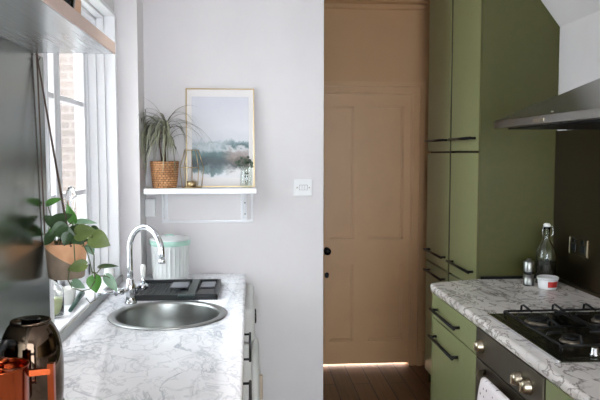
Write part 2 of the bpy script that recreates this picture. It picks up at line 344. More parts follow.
# four panel door
d = MB(); y0, y1 = YD - .006, YD + .036; zb = .022
px = [(.575, .745), (.854, 1.105)]; pz = [(.19, .755), (.935, 1.885)]
d.box(dx0 + .0005, .575, y0, y1, zb, dz - .001).box(.745, .854, y0, y1, zb, dz - .001).box(1.105, dx1 - .0005, y0, y1, zb, dz - .001)
for a, b in px: d.box(a, b, y0, y1, zb, pz[0][0]).box(a, b, y0, y1, pz[0][1], pz[1][0]).box(a, b, y0, y1, pz[1][1], dz - .001)
for a, b in px:
    for c, e in pz:
        d.box(a, b, y0 + .02, y1 - .014, c, e)
        for q in ((a, a + .012, c, e), (b - .012, b, c, e), (a, b, c, c + .012), (a, b, e - .012, e)): d.box(q[0], q[1], y0 + .009, y0 + .022, q[2], q[3])
door = struct(d.build('door_1', M['tan_gloss']))
hb = MB().lathe([(.024, 0), (.024, -.006), (.009, -.008), (.009, -.03), (.02, -.038), (.026, -.05), (.02, -.062), (.004, -.066)], (.553, y0, .855), 24, axis='y').build('door_knob', M['black'], door); part_label(hb, 'dark round door knob')
kh = MB().lathe([(.014, 0), (.014, -.004), (.004, -.005)], (.553, y0, .677), 20, axis='y', fn=lambda t, i, r: r * (1 + .5 * abs(math.sin(t)))).build('keyhole_cover', M['black'], door)

# window: stepped white linings, board, two casements
w = MB()
for i, (xa, xb, dy) in enumerate(((-.70, XL + .012, .0), (-.737, -.70, .012), (-.775, -.737, .028))):
    w.box(xa, xb, WY1 - .02 - dy, WY1, WZ0, WZ1, .003); w.box(xa, xb, WY0, WY0 + .02 + dy, WZ0, WZ1, .003); w.box(xa, xb, WY0, WY1, WZ1 - .02 - dy, WZ1, .003)
w.box(-.84, -.775, WY1 - .055, WY1, WZ0, WZ1).box(-.84, -.775, WY0, WY0 + .055, WZ0, WZ1).box(-.84, -.775, WY0, WY1, WZ1 - .055, WZ1)
win = struct(w.build('window_1', M['gloss_white']))
MID = 2.765
cy = [(WY0 + .055, MID), (MID, WY1 - .055)]
for a, b in cy:
    s_ = MB(); z0, z1 = WZ0 + .012, WZ1 - .06; st = .042; xa, xb = -.83, -.783
    for q in ((a, a + st, z0, z1), (b - st, b, z0, z1), (a, b, z0, z0 + .06), (a, b, z1 - st, z1)): s_.box(xa, xb, q[0], q[1], q[2], q[3], .004)
    for zz in (1.368, 1.782): s_.box(xa + .008, xb - .004, a + st, b - st, zz - .012, zz + .012, .003)
    sash = s_.build('casement', M['gloss_white'], win)
    MB().box(-.812, -.808, a + st, b - st, z0 + .06, z1 - st).build('pane', M['pane'], sash)
lt = MB().box(-.783, -.768, MID - .012, MID + .012, 1.30, 1.34, .003).tube([(-.77, MID, 1.315), (-.755, MID, 1.315), (-.752, MID - .0, 1.30), (-.752, MID, 1.25)], .006, 10).build('window_latch', M['gloss_white'], win)
struct(MB().box(-.86, XL + .006, WY0, WY1, .90, .942, .006).build('trim_3', M['gloss_white']))
struct(MB().box(XL + .006, -.642, 2.135, 3.325, .90, .936, .002).build('trim_4', M['sink']))
# brick house wall and paving outside
struct(MB().box(-7, -1.25, 6.2, 6.5, -.1, 5).build('wall_outside', M['brick']))
struct(MB().box(-3.6, -.85, .7, .95, -.1, 4.6).build('wall_sky_blocker', M['brick']))  # unseen wall added to keep slanting sky light off the window pier
struct(MB().box(-12, -.97, -8, 12, -.16, -.1).build('ground_outside', M['ground']))

# ------------------------------------------------------------------ left worktop run
def marble_top(xf, xb, ya, yb, z0, z1, label, side, m, r=.014):
    """post-formed slab: rounded front edge at xf, back at xb"""
    sg = 1 if xb < xf else -1
    prof = [(xb, z0), (xb, z1)] + [(xf - sg * r + sg * r * math.sin(q), z1 - r + r * math.cos(q)) for q in [i * PI / 12 for i in range(7)]] + [(xf - sg * r + sg * r * math.cos(q), z0 + r - r * math.sin(q)) for q in [i * PI / 12 for i in range(7)]]
    b = MB().prism(prof, 'y', ya, yb, smooth=True)
    o = b.build('worktop', m, smooth_angle=35)
    return tag(o, label, 'worktop')
lw = marble_top(-.021, XL + .001, -.9, YE - .002, .86, .90, 'pale white and grey marble worktop holding the round sink beneath the window', 'l', M['marble_left'])
SC = Vector((-.328, 2.617)); SR = .236
cut(lw, [MB().lathe([(.212, .8), (.212, .95)], (SC.x, SC.y, 0), 64).build('cutter', M['black'])])
# sink
sk = thing('sink', (SC.x, SC.y, .9), 'round stainless steel sink bowl set into the pale marble worktop', 'sink')
MB().lathe([(.210, .9005), (.236, .9005), (.2365, .903), (.234, .9055), (.222, .9065), (.210, .9055), (.205, .902), (.203, .894), (.200, .84), (.192, .775), (.176, .752), (.14, .742), (.05, .738), (.041, .736)], (SC.x, SC.y, 0), 72, cap=False).build('bowl', M['sink'], sk)
MB().lathe([(.041, .7365), (.038, .738), (.03, .7365), (.028, .731), (.004, .731)], (SC.x, SC.y, 0), 32).build('drain', M['chrome'], sk)
# tap
TB = Vector((-.515, 2.832, .9)); tp = thing('kitchen_tap', TB, 'chrome swan neck mixer tap standing behind the round sink', 'tap')
sd = Vector((.755, -.657, 0)); pd = Vector((.657, .755, 0))
MB().lathe([(.027, 0), (.027, .006), (.021, .012), (.019, .04), (.023, .048), (.023, .078), (.017, .09), (.0155, .105), (.013, .11)], TB, 28).build('body', M['chrome'], tp)
pts = [TB + Vector((0, 0, z)) for z in (.09, .15, .2, .235)] + [TB + sd * (.102 - .102 * math.cos(a)) + Vector((0, 0, .237 + .102 * math.sin(a))) for a in [i * PI / 16 for i in range(1, 17)]] + [TB + sd * .204 + Vector((0, 0, .205))]
sp = MB().tube(pts, .0125, 16).build('spout', M['chrome'], tp)
MB().tube([TB + sd * .204 + Vector((0, 0, .212)), TB + sd * .204 + Vector((0, 0, .196))], .0145, 16).build('nozzle', M['chrome'], sp)
va = TB + Vector((0, 0, .062))
valve = MB().tube([va, va + pd * .05], .012, 14).tube([va + pd * .05, va + pd * .085], .017, 14, .015).tube([va + pd * .07 + Vector((0, 0, .01)), va + pd * .072 + Vector((0, 0, .045))], .0075, 12).build('valve', M['chrome'], tp)
part_label(MB().lathe([(.007, .04), (.0095, .046), (.012, .07), (.012, .085), (.009, .096), (.003, .1)], va + pd * .072, 18).build('lever', M['ceramic'], valve), 'white ceramic tap lever')
valve = MB().tube([va, va - pd * .05], .012, 14).tube([va - pd * .045, va - pd * .078], .017, 14, .015).build('valve', M['chrome'], tp)
MB().tube([va - pd * .066, va - pd * .07 + Vector((-.03, -.015, .004)), va - pd * .07 + Vector((-.075, -.04, .002))], .0065, 12, .009).build('lever', M['chrome'], valve)
# black folding dish drainer
dr = thing('dish_drainer', (-.335, 3.05, .9), 'low black dish drying tray beside the tap in front of the white bin', 'drying tray')
ang = math.radians(-1)
b = MB().box(-.53, -.142, 2.872, 3.235, .9005, .909, .003)
for q in ((-.53, -.512, 2.872, 3.235), (-.16, -.142, 2.872, 3.235), (-.53, -.142, 2.872, 2.89), (-.53, -.142, 3.217, 3.235)): b.box(*q, .905, .926, .005)
b.build('tray', M['black_plastic'], dr)
b = MB()
for i in range(15): x = -.505 + i * .0125; b.box(x, x + .006, 2.9, 3.21, .909, .915, .002)
b.build('ribbed_floor', M['black_plastic'], dr)
dv = mat('dark_green_plastic', (34, 46, 46), .35)
part_label(MB().box(-.282, -.242, 2.862, 3.215, .909, .928, .005).box(-.318, -.248, 2.856, 2.885, .909, .927, .006).build('divider', dv, dr), 'dark green divider across the drying tray')
gp = mat('grey_rubber_pad', (112, 114, 120), .3)
for q in ((-.372, -.29, 3.06, 3.185), (-.232, -.165, 3.06, 3.185)):
    part_label(MB().box(*q, .915, .922, .004).build('pad', gp, dr), 'grey rectangular pad in the drying tray')
b = MB(); b.box(-.235, -.165, 2.9, 3.03, .909, .917, .003).build('side_tray', M['black_plastic'], dr)
# bin
BX, BY = -.413, 3.405
bn = thing('compost_bin', (BX, BY, .9), 'white fluted enamel bin with mint rim standing against the end wall', 'bin')
N = 26
fl = lambda t, i, r: r + (.0045 * max(0, math.cos(N * t)) if 3 <= i <= 8 else 0)
MB().lathe([(.086, .9), (.09, .902), (.091, .912), (.0905, .922), (.0885, .928), (.0905, .96), (.0925, 1.0), (.0945, 1.04), (.096, 1.058), (.099, 1.066), (.1, 1.08), (.1, 1.088)], (BX, BY, 0), 26 * 8, fl).build('body', M['enamel'], bn)
part_label(MB().lathe([(.1005, 1.076), (.1045, 1.078), (.1055, 1.09), (.1045, 1.101), (.1, 1.105), (.098, 1.106)], (BX, BY, 0), 64, cap=False).build('rim', M['mint'], bn), 'mint green rim of the bin')
ld = MB().lathe([(.0985, 1.1), (.104, 1.1035), (.105, 1.108), (.101, 1.112), (.09, 1.114), (.075, 1.119), (.04, 1.123), (.003, 1.124)], (BX, BY, 0), 64).build('lid', M['enamel'], bn)
MB().tube([(BX - .022, BY - .02, 1.12), (BX - .018, BY - .02, 1.13), (BX + .018, BY - .02, 1.13), (BX + .022, BY - .02, 1.12)], .0035, 8).build('lid_handle', M['mint'], ld)
for sg in (-1, 1):
    a0 = math.radians(-118 if sg < 0 else 62); cxx = BX + .094 * math.cos(a0); cyy = BY + .094 * math.sin(a0); tn = Vector((-math.sin(a0), math.cos(a0), 0)); out = Vector((math.cos(a0), math.sin(a0), 0)); p = Vector((cxx, cyy, 1.045))
    MB().tube([p + tn * .02, p + tn * .02 + out * .008, p + tn * .019 + out * .012 + Vector((0, 0, -.03)), p - tn * .019 + out * .012 + Vector((0, 0, -.03)), p - tn * .02 + out * .008, p - tn * .02], .003, 8).build('carry_handle', M['enamel'], bn)

# units below the left worktop
def bar_handle(parent, x, ya, yb, z, out, m=None, r=.0072):
    h = MB().tube([(x + out, ya - .02, z), (x + out, yb + .02, z)], r, 12)
    for y in (ya, yb): h.tube([(x, y, z), (x + out, y, z)], r * .9, 10)
    return h.build('handle', m or M['black'], parent)
def left_unit(ya, yb, label, hz=.775):
    u = thing('base_cabinet', ((-.3), (ya + yb) / 2, 0), label, 'cabinet', 'cream units below the left worktop')
    MB().box(XL + .005, -.056, ya + .001, yb - .001, .1, .70).box(XL + .005, -.056, ya + .001, ya + .019, .7, .859).box(XL + .005, -.056, yb - .019, yb - .001, .7, .859).build('carcass', M['cream'], u)
    MB().box(XL + .005, -.1, ya + .001, yb - .001, 0, .1).build('plinth', M['cream'], u)
    dd = MB().box(-.055, -.034, ya + .003, yb - .003, .105, .852, .002).build('door', M['cream'], u)
    part_label(bar_handle(dd, -.034, ya + .13, yb - .13, hz, .034, r=.005), 'black bar handle')
left_unit(2.28, 2.88, 'cream base cabinet with black bar handle next to the white washing machine')
left_unit(1.68, 2.28, 'cream base cabinet below the worktop, nearest unit whose handle can be seen')
wm = thing('washing_machine', (-.3, 3.18, 0), 'white washing machine below the far end of the left worktop by the end wall', 'washing machine')
MB().box(-.62, -.03, 2.893, 3.492, .015, .855, .012).build('body', M['washer'], wm)
MB().box(-.035, .022, 2.90, 3.485, .69, .852, .024, 4).build('control_panel', M['washer'], wm)
MB().box(-.035, .008, 2.90, 3.485, .05, .685, .014, 3).build('front_panel', M['washer'], wm)
MB().lathe([(.21, .0), (.21, .02), (.2, .034), (.18, .038), (.16, .03), (.15, .02), (.13, .03), (.06, .045), (.005, .048)], (.006, 3.19, .42), 48, axis='x').build('door_ring', M['washer'], wm)
MB().box(.03, .06, 3.02, 3.04, .38, .5, .006).build('door_latch', M['cream'], wm)
for i in range(3): part_label(MB().lathe([(.018, 0), (.018, .005), (.015, .009), (.003, .01)], (.021, 3.0 + i * .07, .775), 20, axis='x').build('dial', M['black_plastic'], wm), 'dark dial on the washing machine')

# ------------------------------------------------------------------ steel panel, top shelf
pl = MB().box(XL + .001, -.645, -.9, 2.131, .902, 1.851).build('splashback', M['steel'])
tag(pl, 'tall grey brushed steel wall panel to the left of the window', 'splashback')
ts = thing('wall_shelf', (-.53, 1.0, 1.853), 'deep high shelf with peach front edge above the steel wall panel', 'shelf')
MB().box(XL + .001, -.412, -.9, 2.058, 1.857, 1.887).build('board', M['edge'], ts)
part_label(MB().box(XL + .001, -.412, -.9, 2.058, 1.853, 1.857).build('underside', M['steel_shelf'], ts), 'shiny steel underside of the shelf')
MB().box(-.412, -.407, -.9, 2.06, 1.853, 1.887, .001).build('edge_band', M['edge'], ts)
for y in (.2, 1.3): MB().box(XL + .001, -.46, y, y + .02, 1.887, 1.9).build('fixing', M['edge'], ts)
bp = thing('lidded_pot', (-.528, 1.835, 1.887), 'rounded black pot with lid standing at the edge of the high shelf', 'pot')
MB().lathe([(.025, 1.8875), (.042, 1.893), (.056, 1.93), (.06, 1.965), (.056, 2.0), (.05, 2.02), (.047, 2.02), (.052, 2.0), (.055, 1.965), (.048, 1.93), (.003, 1.91)], (-.528, 1.835, 0), 36).build('body', M['black_gloss'], bp)
MB().lathe([(.05, 2.018), (.052, 2.022), (.03, 2.03), (.008, 2.034), (.012, 2.05), (.003, 2.055)], (-.528, 1.835, 0), 30).build('lid', M['black_gloss'], bp)
cp = MB().lathe([(.029, 1.8875), (.031, 1.89), (.034, 1.965), (.035, 1.985), (.032, 1.985), (.031, 1.96), (.027, 1.9), (.003, 1.9)], (-.513, 1.942, 0), 36).build('cup', M['pot_beige'])
tag(cp, 'small beige clay cup beside the black pot on the high shelf', 'cup')

# ------------------------------------------------------------------ hanging planter
PC = Vector((-.578, 2.09, 1.157)); R1, R0 = .0645, .0545
hp = thing('hanging_planter', PC, 'two tone clay pot of trailing heart leaf vine hanging beside the steel panel', 'hanging plant')
MB().lathe([(R0 - .004, 0), (R0, .003), (R1, .108), (R1, .112), (R1 - .005, .112), (R1 - .006, .095), (.003, .092)], PC, 48).build('pot', M['planter'], hp)
MB().lathe([(R1 - .006, .095), (.05, .1), (.03, .104), (.003, .106)], PC, 32).build('soil', M['soil'], hp)
HK = Vector((-.638, 2.046, 1.848))
c_ = MB()
for a in (-62, 98, 185):
    p = PC + Vector((R1 * .97 * math.cos(math.radians(a)), R1 * .97 * math.sin(math.radians(a)), .108))
    pts = [HK.lerp(p, t) for t in (0, .25, .5, .75, 1)]
    c_.tube(pts, .0023, 6); c_.sphere(p, .004, u=8, v=6)
c_.sphere(HK, .0045, u=8, v=6).build('cord', M['cord'], hp)
MB().tube([HK + Vector((0, 0, .005)), HK + Vector((0, 0, -.012)), HK + Vector((.006, 0, -.018)), HK + Vector((.01, 0, -.01))], .002, 8).build('hook', M['cord'], hp)
def leaf(mb, c, u, n, L, W, heart=True, fold=.18, droop=.2, xmin=None):
    """leaf blade centred at c, tip direction u, face normal n"""
    u = u.normalized(); n = (n - u * n.dot(u)).normalized(); s = u.cross(n)
    prof = [(0, .12), (.04, .62), (.12, .92), (.25, 1), (.42, .93), (.6, .74), (.78, .45), (.92, .16), (1, .0)] if heart else [(0, .1), (.1, .55), (.25, .85), (.45, 1), (.65, .88), (.82, .58), (.94, .25), (1, 0)]
    rows = []
    for t, w in prof:
        ctr = c + u * ((t - .5) * L) - n * (droop * L * (t - .35) ** 2)
        row = []
        for k in (-1, -.5, 0, .5, 1):
            back = -.14 * L * abs(k) * max(0, 1 - t * 6) if heart else 0
            row.append(ctr + s * (k * w * W / 2) + n * (abs(k) * fold * w * W * .5) + u * back)
        rows.append(row)
    if xmin is not None:
        lo = min(p.x for r in rows for p in r)
        if lo < xmin: rows = [[p + Vector((xmin - lo, 0, 0)) for p in r] for r in rows]
    mb.grid(rows)
LV = [  # photo x, y, depth, length px, width px, tip angle, tilt, tone
 (86, 232, 2.03, 20, 15, 10, .2, 'mid'), (101, 241, 2.04, 19, 17, -25, .3, 'mid'), (70, 213, 2.06, 18, 9, 105, .2, 'bright'), (54, 201, 2.09, 15, 7, 20, .6, 'bright'),
 (50, 220, 2.06, 15, 10, 145, .3, 'dark'), (62, 219, 2.04, 20, 14, 30, .5, 'dark'), (86, 222, 2.08, 22, 7, 0, .9, 'pale'), (96, 229, 2.09, 9, 5, -20, .4, 'dark'),
 (44, 232, 2.10, 14, 12, 200, .3, 'bright'), (76, 267, 1.985, 18, 11, 195, .3, 'mid'), (91, 250, 2.05, 11, 8, -60, .3, 'pale'), (95, 285, 2.03, 15, 14, -80, .1, 'bright'),
 (112, 284, 2.06, 18, 9, -55, .5, 'pale'), (109, 266, 2.06, 19, 5, 5, .8, 'dark'), (79, 285, 2.04, 13, 8, -25, .4, 'pale'), (66, 232, 2.02, 17, 13, -20, .3, 'dark'),
 (57, 231, 2.02, 16, 13, 215, .3, 'dark'), (74, 231, 2.06, 16, 12, 60, .4, 'dark'), (48, 240, 2.03, 13, 10, 230, .3, 'dark'), (78, 240, 2.05, 14, 10, -30, .4, 'dark'), (66, 240, 2.01, 12, 10, 250, .3, 'dark'),
 (90, 242, 2.1, 12, 9, 40, .3, 'dark'), (60, 226, 2.1, 16, 12, 100, .3, 'mid')]
tone = {}; stems = MB(); crown = PC + Vector((0, 0, .105))
for i, (x, y, Y, L, W, a, tl, tn) in enumerate(LV):
    mb = tone.setdefault(tn, MB()); p = at_y(x, y, Y); s_ = Y / F * 1.0; a = math.radians(a)
    u = _rt * math.cos(a) + _up * math.sin(a) + _fw * random.uniform(-.3, .1)
    n = -_fw + _up * tl + _rt * random.uniform(-.25, .25)
    leaf(mb, p, u, n, L * s_ * 1.08, W * s_ * 1.15, xmin=-.641)
    base = p - u.normalized() * L * s_ * .5; base.x = max(base.x, -.638)
    if y < 246:
        st = crown + Vector((random.uniform(-.03, .03), random.uniform(-.03, .03), -.005)); midp = st.lerp(base, .6) + Vector((0, 0, .015)); stems.tube([st, midp, base], .0016, 6)
def vine(px, r=.0018):
    stems.tube([at_y(x, y, Y) for x, y, Y in px], r, 6)
vine([(78, 245, 2.06), (83, 244, 2.04), (87, 252, 2.03), (90, 262, 2.03), (92, 272, 2.03), (97, 273, 2.04), (101, 268, 2.05), (104, 266, 2.06)])
vine([(82, 246, 2.05), (89, 246, 2.05), (94, 255, 2.04), (94, 268, 2.03), (95, 279, 2.03)])
vine([(74, 244, 2.02), (75, 262, 1.99), (70, 268, 1.99), (68, 280, 2.0), (72, 288, 2.01), (82, 291, 2.02), (90, 289, 2.03), (95, 281, 2.03)])
vine([(92, 272, 2.03), (100, 276, 2.05), (106, 276, 2.06), (110, 278, 2.06)])
vine([(95, 290, 2.03), (95, 300, 2.04), (90, 303, 2.04), (86, 298, 2.04)], .0012)
stems.build('vine_stem', M['stem'], hp)
for tn, mb in tone.items():
    o = mb.build('foliage', M['leaf_' + tn], hp); part_label(o, tn + ' green heart shaped leaves of the hanging vine')
gb = MB().lathe([(.003, 1.262), (.004, 1.27), (.004, 1.34), (.006, 1.352), (.011, 1.368), (.0165, 1.395), (.017, 1.41), (.014, 1.428), (.007, 1.442), (.001, 1.445)], (-.567, 2.12, 0), 24).build('watering_globe', M['glass'])
tag(gb, 'clear glass watering globe standing up out of the hanging planter', 'watering globe')

# ------------------------------------------------------------------ window ledge
gbt = thing('glass_bottle', (-.727, 2.45, .942), 'clear glass bottle of pale green liquid on window ledge below the planter', 'bottle')
MB().lathe([(.034, .9425), (.036, .945), (.036, 1.04), (.03, 1.056), (.016, 1.068), (.014, 1.085), (.012, 1.085), (.014, 1.066), (.028, 1.053), (.034, 1.038), (.034, .95), (.003, .948)], (-.727, 2.45, 0), 32).build('body', M['glass'], gbt)
MB().lathe([(.003, .9495), (.0325, .951), (.0325, 1.012), (.003, 1.012)], (-.727, 2.45, 0), 32).build('liquid', M['green_liquid'], gbt)
part_label(MB().lathe([(.015, 1.083), (.0165, 1.084), (.0165, 1.102), (.013, 1.105), (.003, 1.105)], (-.727, 2.45, 0), 24).build('cap', M['yellow'], gbt), 'yellow bottle cap')
wp = MB().lathe([(.026, .9425), (.028, .944), (.036, 1.0), (.037, 1.008), (.034, 1.008), (.033, .998), (.026, .955), (.003, .953)], (-.737, 2.66, 0), 36).build('plant_pot', M['ceramic']); tag(wp, 'small empty white pot on the window ledge beside the bottle', 'pot')
sk_ = MB().tube([(-.682, 2.50, .953), (-.69, 2.6, .957), (-.698, 2.7, .962), (-.702, 2.76, .964)], .0075, 10, .012).build('stick', M['stick']); tag(sk_, 'slim dark green stick lying on the white window ledge', 'stick')
wj = MB().lathe([(.02, .9425), (.024, .945), (.027, .965), (.025, .985), (.02, .995), (.022, 1.004), (.019, 1.004), (.017, .995), (.02, .98), (.003, .95)], (-.69, 3.235, 0), 28).build('jar', M['ceramic']); tag(wj, 'little white jar at the far end of the window ledge by the tap', 'jar')

# ------------------------------------------------------------------ kettle and copper cafetiere
KC = Vector((-.551, 1.66, .9)); kt = thing('kettle', KC, 'dark mirror finish kettle standing against the steel wall panel', 'kettle')
MB().lathe([(.074, .0005), (.076, .004), (.076, .014), (.072, .018)], KC, 48).build('base', M['black_plastic'], kt)
MB().lathe([(.07, .018), (.0735, .022), (.0755, .05), (.0765, .09), (.0765, .12), (.0752, .145), (.0715, .172), (.065, .196), (.057, .213), (.05, .222), (.046, .2255)], KC, 64).build('body', M['kettle'], kt)
ld = MB().lathe([(.0485, .2235), (.049, .2285), (.047, .231), (.042, .230), (.04, .229), (.003, .2305)], KC, 48).build('lid', M['kettle'], kt)
MB().box(KC.x - .022, KC.x + .024, KC.y - .01, KC.y + .006, KC.z + .229, KC.z + .2365, .004).build('lid_latch', M['black_gloss'], ld)
hd = Vector((-.35, -.937, 0)); hv = lambda o, z: KC + hd * o + Vector((0, 0, z))
MB().tube([hv(.058, .185), hv(.092, .195), hv(.112, .182), hv(.115, .12), hv(.108, .05), hv(.09, .032), hv(.07, .035)], .0105, 12).build('handle', M['black_plastic'], kt)
CC = Vector((-.536, 1.42, .9)); cf = thing('copper_cafetiere', CC, 'shiny copper coffee pot with square handle in front of the dark kettle', 'coffee pot')
MB().lathe([(.053, .0005), (.056, .003), (.056, .186), (.0575, .189), (.0575, .192), (.0545, .192), (.054, .188), (.054, .03), (.003, .028)], CC, 56).build('body', M['copper'], cf)
ld = MB().lathe([(.0535, .172), (.0535, .178), (.03, .181), (.006, .182), (.006, .192), (.014, .196), (.0165, .201), (.0165, .205), (.013, .208), (.003, .209)], CC + Vector((-.012, .0, 0)) * 0, 40).build('lid', M['copper'], cf)
hx = Vector((.97, .24, 0)).normalized(); hp_ = lambda o, z: CC + hx * o + Vector((0, 0, z))
MB().tube([hp_(.054, .170), hp_(.104, .170)], .0095, 4, square=True).tube([hp_(.101, .187), hp_(.101, .03)], .0098, 4, square=True).tube([hp_(.054, .04), hp_(.1, .04)], .0075, 4, square=True).build('handle', M['copper'], cf)

# ------------------------------------------------------------------ end wall: shelf, picture, plants, socket, switch
sh = thing('wall_shelf', (-.25, 3.42, 1.344), 'small white folding bracket shelf on the end wall holding the framed picture', 'shelf')
MB().box(-.531, .037, 3.32, 3.514, 1.344, 1.372, .003).build('board', M['gloss_white'], sh)
for xa in (-.465, -.045):
    b = MB().box(xa, xa + .032, 3.502, 3.5165, 1.185, 1.344, .002).prism([(3.503, 1.344), (3.503, 1.2), (3.495, 1.2), (3.4, 1.335), (3.4, 1.344)], 'x', xa + .012, xa + .018)
    br = b.build('bracket', M['gloss_white'], sh)
    if xa > -.1:
        for z in (1.225, 1.285): part_label(MB().lathe([(.0035, 0), (.0035, -.002), (.001, -.002)], (xa + .022, 3.502, z), 10, axis='y').build('screw', M['black'], br), 'dark screw head')
MB().box(-.433, -.045, 3.508, 3.5165, 1.192, 1.344, .002).build('back_panel', M['wall'], sh)
MB().box(-.465, .02, 3.505, 3.5165, 1.178, 1.192, .003).box(.008, .02, 3.508, 3.5165, 1.192, 1.344, .002).build('lower_rail', M['gloss_white'], sh)
pf = thing('framed_picture', (-.332, 3.468, 1.3725), 'gold framed abstract seascape print leaning on the end wall above the shelf', 'picture')
pf.rotation_euler = (math.radians(-3.2), 0, 0)
FW, FH = .361, .522
b = MB()
for q in ((0, .006, 0, FH), (FW - .006, FW, 0, FH), (0, FW, 0, .006), (0, FW, FH - .006, FH)): b.box(q[0], q[1], 0, .016, q[2], q[3], .0015)
b.build('frame', M['gold'], pf, local=True)
MB().box(.005, FW - .005, .006, .012, .005, FH - .005).build('mat_board', M['mat_board'], pf, local=True)
pr = MB().box(0, PW, -.0008, 0, 0, PHT).build('print', M['print'], pf, local=True); pr.location = (.031, .006, .049)
MB().box(.005, FW - .005, .012, .0155, .005, FH - .005).build('backing', M['cord'], pf, local=True)
# basket palm
BC = Vector((-.437, 3.42, 1.372)); bk = thing('potted_palm', BC, 'spiky grey green dragon palm in a woven wicker basket on the white shelf', 'potted plant')
nz = 30; prof = [(.058, .0005)] + [(.060 + .013 * (i / nz) ** .8, .003 + .13 * i / nz) for i in range(nz + 1)] + [(.074, .137), (.07, .139), (.066, .135), (.064, .11), (.003, .11)]
wv = lambda t, i, r: r + (.0015 * math.sin(22 * t + PI * ((i // 3) % 2)) if 1 <= i <= nz else 0)
MB().lathe(prof, BC, 156, wv).build('basket', M['wicker'], bk)
MB().lathe([(.064, .112), (.03, .118), (.003, .12)], BC, 28).build('soil', M['soil'], bk)
c0 = BC + Vector((.002, 0, .115)); top = Vector((-.425, 3.425, 1.675)); top2 = Vector((-.432, 3.41, 1.60))
MB().tube([c0, c0.lerp(top, .4) + Vector((-.006, 0, 0)), top], .007, 10, .005).tube([c0 + Vector((-.012, .008, 0)), c0 + Vector((-.024, -.004, .1)), c0 + Vector((-.03, 0, .2))], .005, 8, .004).build('trunk', M['palm_stem'], bk)
pb = MB(); rnd = random.Random(3)
def strap(start, az, el, L, w, g):
    p = Vector(start); d = Vector((math.cos(az) * math.cos(el), math.sin(az) * math.cos(el), math.sin(el))); rows = []; n = 13
    for i in range(n):
        t = i / (n - 1); sd_ = d.cross(Vector((0, 0, 1))); sd_ = sd_.normalized() if sd_.length > .02 else Vector((1, 0, 0)); nn = sd_.cross(d)
        ww = w * (min(1, .45 + t * 4) if t < .15 else 1) * (1 - t ** 3)
        rows.append([p - sd_ * ww + nn * ww * .3, p.copy(), p + sd_ * ww + nn * ww * .3])
        p = p + d * (L / n); d = (d + Vector((0, 0, -g * (1.15 - .35 * t)))).normalized()
        ym = 3.45 if p.x > -.35 else 3.495
        if p.y > ym: p.y = ym - rnd.uniform(0, .006); d.y = min(d.y, 0)
        if p.x < -.542: p.x = -.542 + rnd.uniform(0, .006); d.x = max(d.x, 0)
        if p.z < 1.385: p.z = 1.385
    for r in rows:
        for q in r:
            if q.x > -.379 and q.z < 1.585 and (q.x + .297) ** 2 + (q.y - 3.385) ** 2 < .076 ** 2: return
            if q.x > -.34 and q.y > 3.458: return
    pb.grid(rows)
for i in range(100):
    az = rnd.uniform(0, 2 * PI)
    if i < 26: az = rnd.choice((rnd.uniform(-.5, .5), rnd.uniform(2.6, 3.7)))
    el = rnd.uniform(.1, 1.45); h = rnd.uniform(-.09, .02); strap(top + Vector((0, 0, h)), az, el, rnd.uniform(.17, .34), rnd.uniform(.0036, .006), rnd.uniform(.16, .36))
for i in range(22):
    strap(c0 + Vector((-.03, 0, rnd.uniform(.16, .21))), rnd.uniform(1.7, 4.6), rnd.uniform(.3, 1.2), rnd.uniform(.14, .26), .0045, rnd.uniform(.25, .45))
for az, el, L, g in ((0.05, .62, .36, .2), (-.25, .4, .38, .26), (-.1, .2, .34, .28), (3.1, 1.1, .3, .2), (-.3, -.1, .32, .2)): strap(top, az, el, L, .0055, g)
pb.build('fronds', M['palm_leaf'], bk)
# gold wire terrarium with tealight cup
TC = Vector((-.295, 3.385, 1.372)); tr_ = thing('geometric_holder', TC, 'gold wire geometric candle holder standing between basket and framed picture', 'candle holder')
k5 = 5; ph = .35
ring = lambda r, z, o=0: [TC + Vector((r * math.cos(2 * PI * i / k5 + ph + o), r * .8 * math.sin(2 * PI * i / k5 + ph + o), z)) for i in range(k5)]
lo_, mi_, hi_ = ring(.052, .003), ring(.0635, .105), ring(.036, .195)
b = MB()
for i in range(k5):
    j = (i + 1) % k5
    for p, q in ((lo_[i], lo_[j]), (lo_[i], mi_[i]), (mi_[i], hi_[i]), (hi_[i], hi_[j])): b.tube([p, q], .0022, 6)
    if i in (1, 3): b.tube([mi_[i], mi_[j]], .0022, 6)
b.build('wire_frame', M['gold'], tr_)
MB().lathe([(.046, .001), (.046, .004), (.003, .004)], TC, 5).build('base_plate', M['gold'], tr_)
tl = thing('tealight_cup', TC + Vector((0, 0, .005)), 'small gold cup with candle standing inside the wire holder', 'candle')
MB().lathe([(.021, .0055), (.023, .007), (.026, .034), (.0245, .034), (.022, .012), (.003, .011)], TC, 28).build('cup', M['gold'], tl)
MB().lathe([(.022, .0125), (.0225, .022), (.003, .022)], TC, 24).build('candle', M['ceramic'], tl)
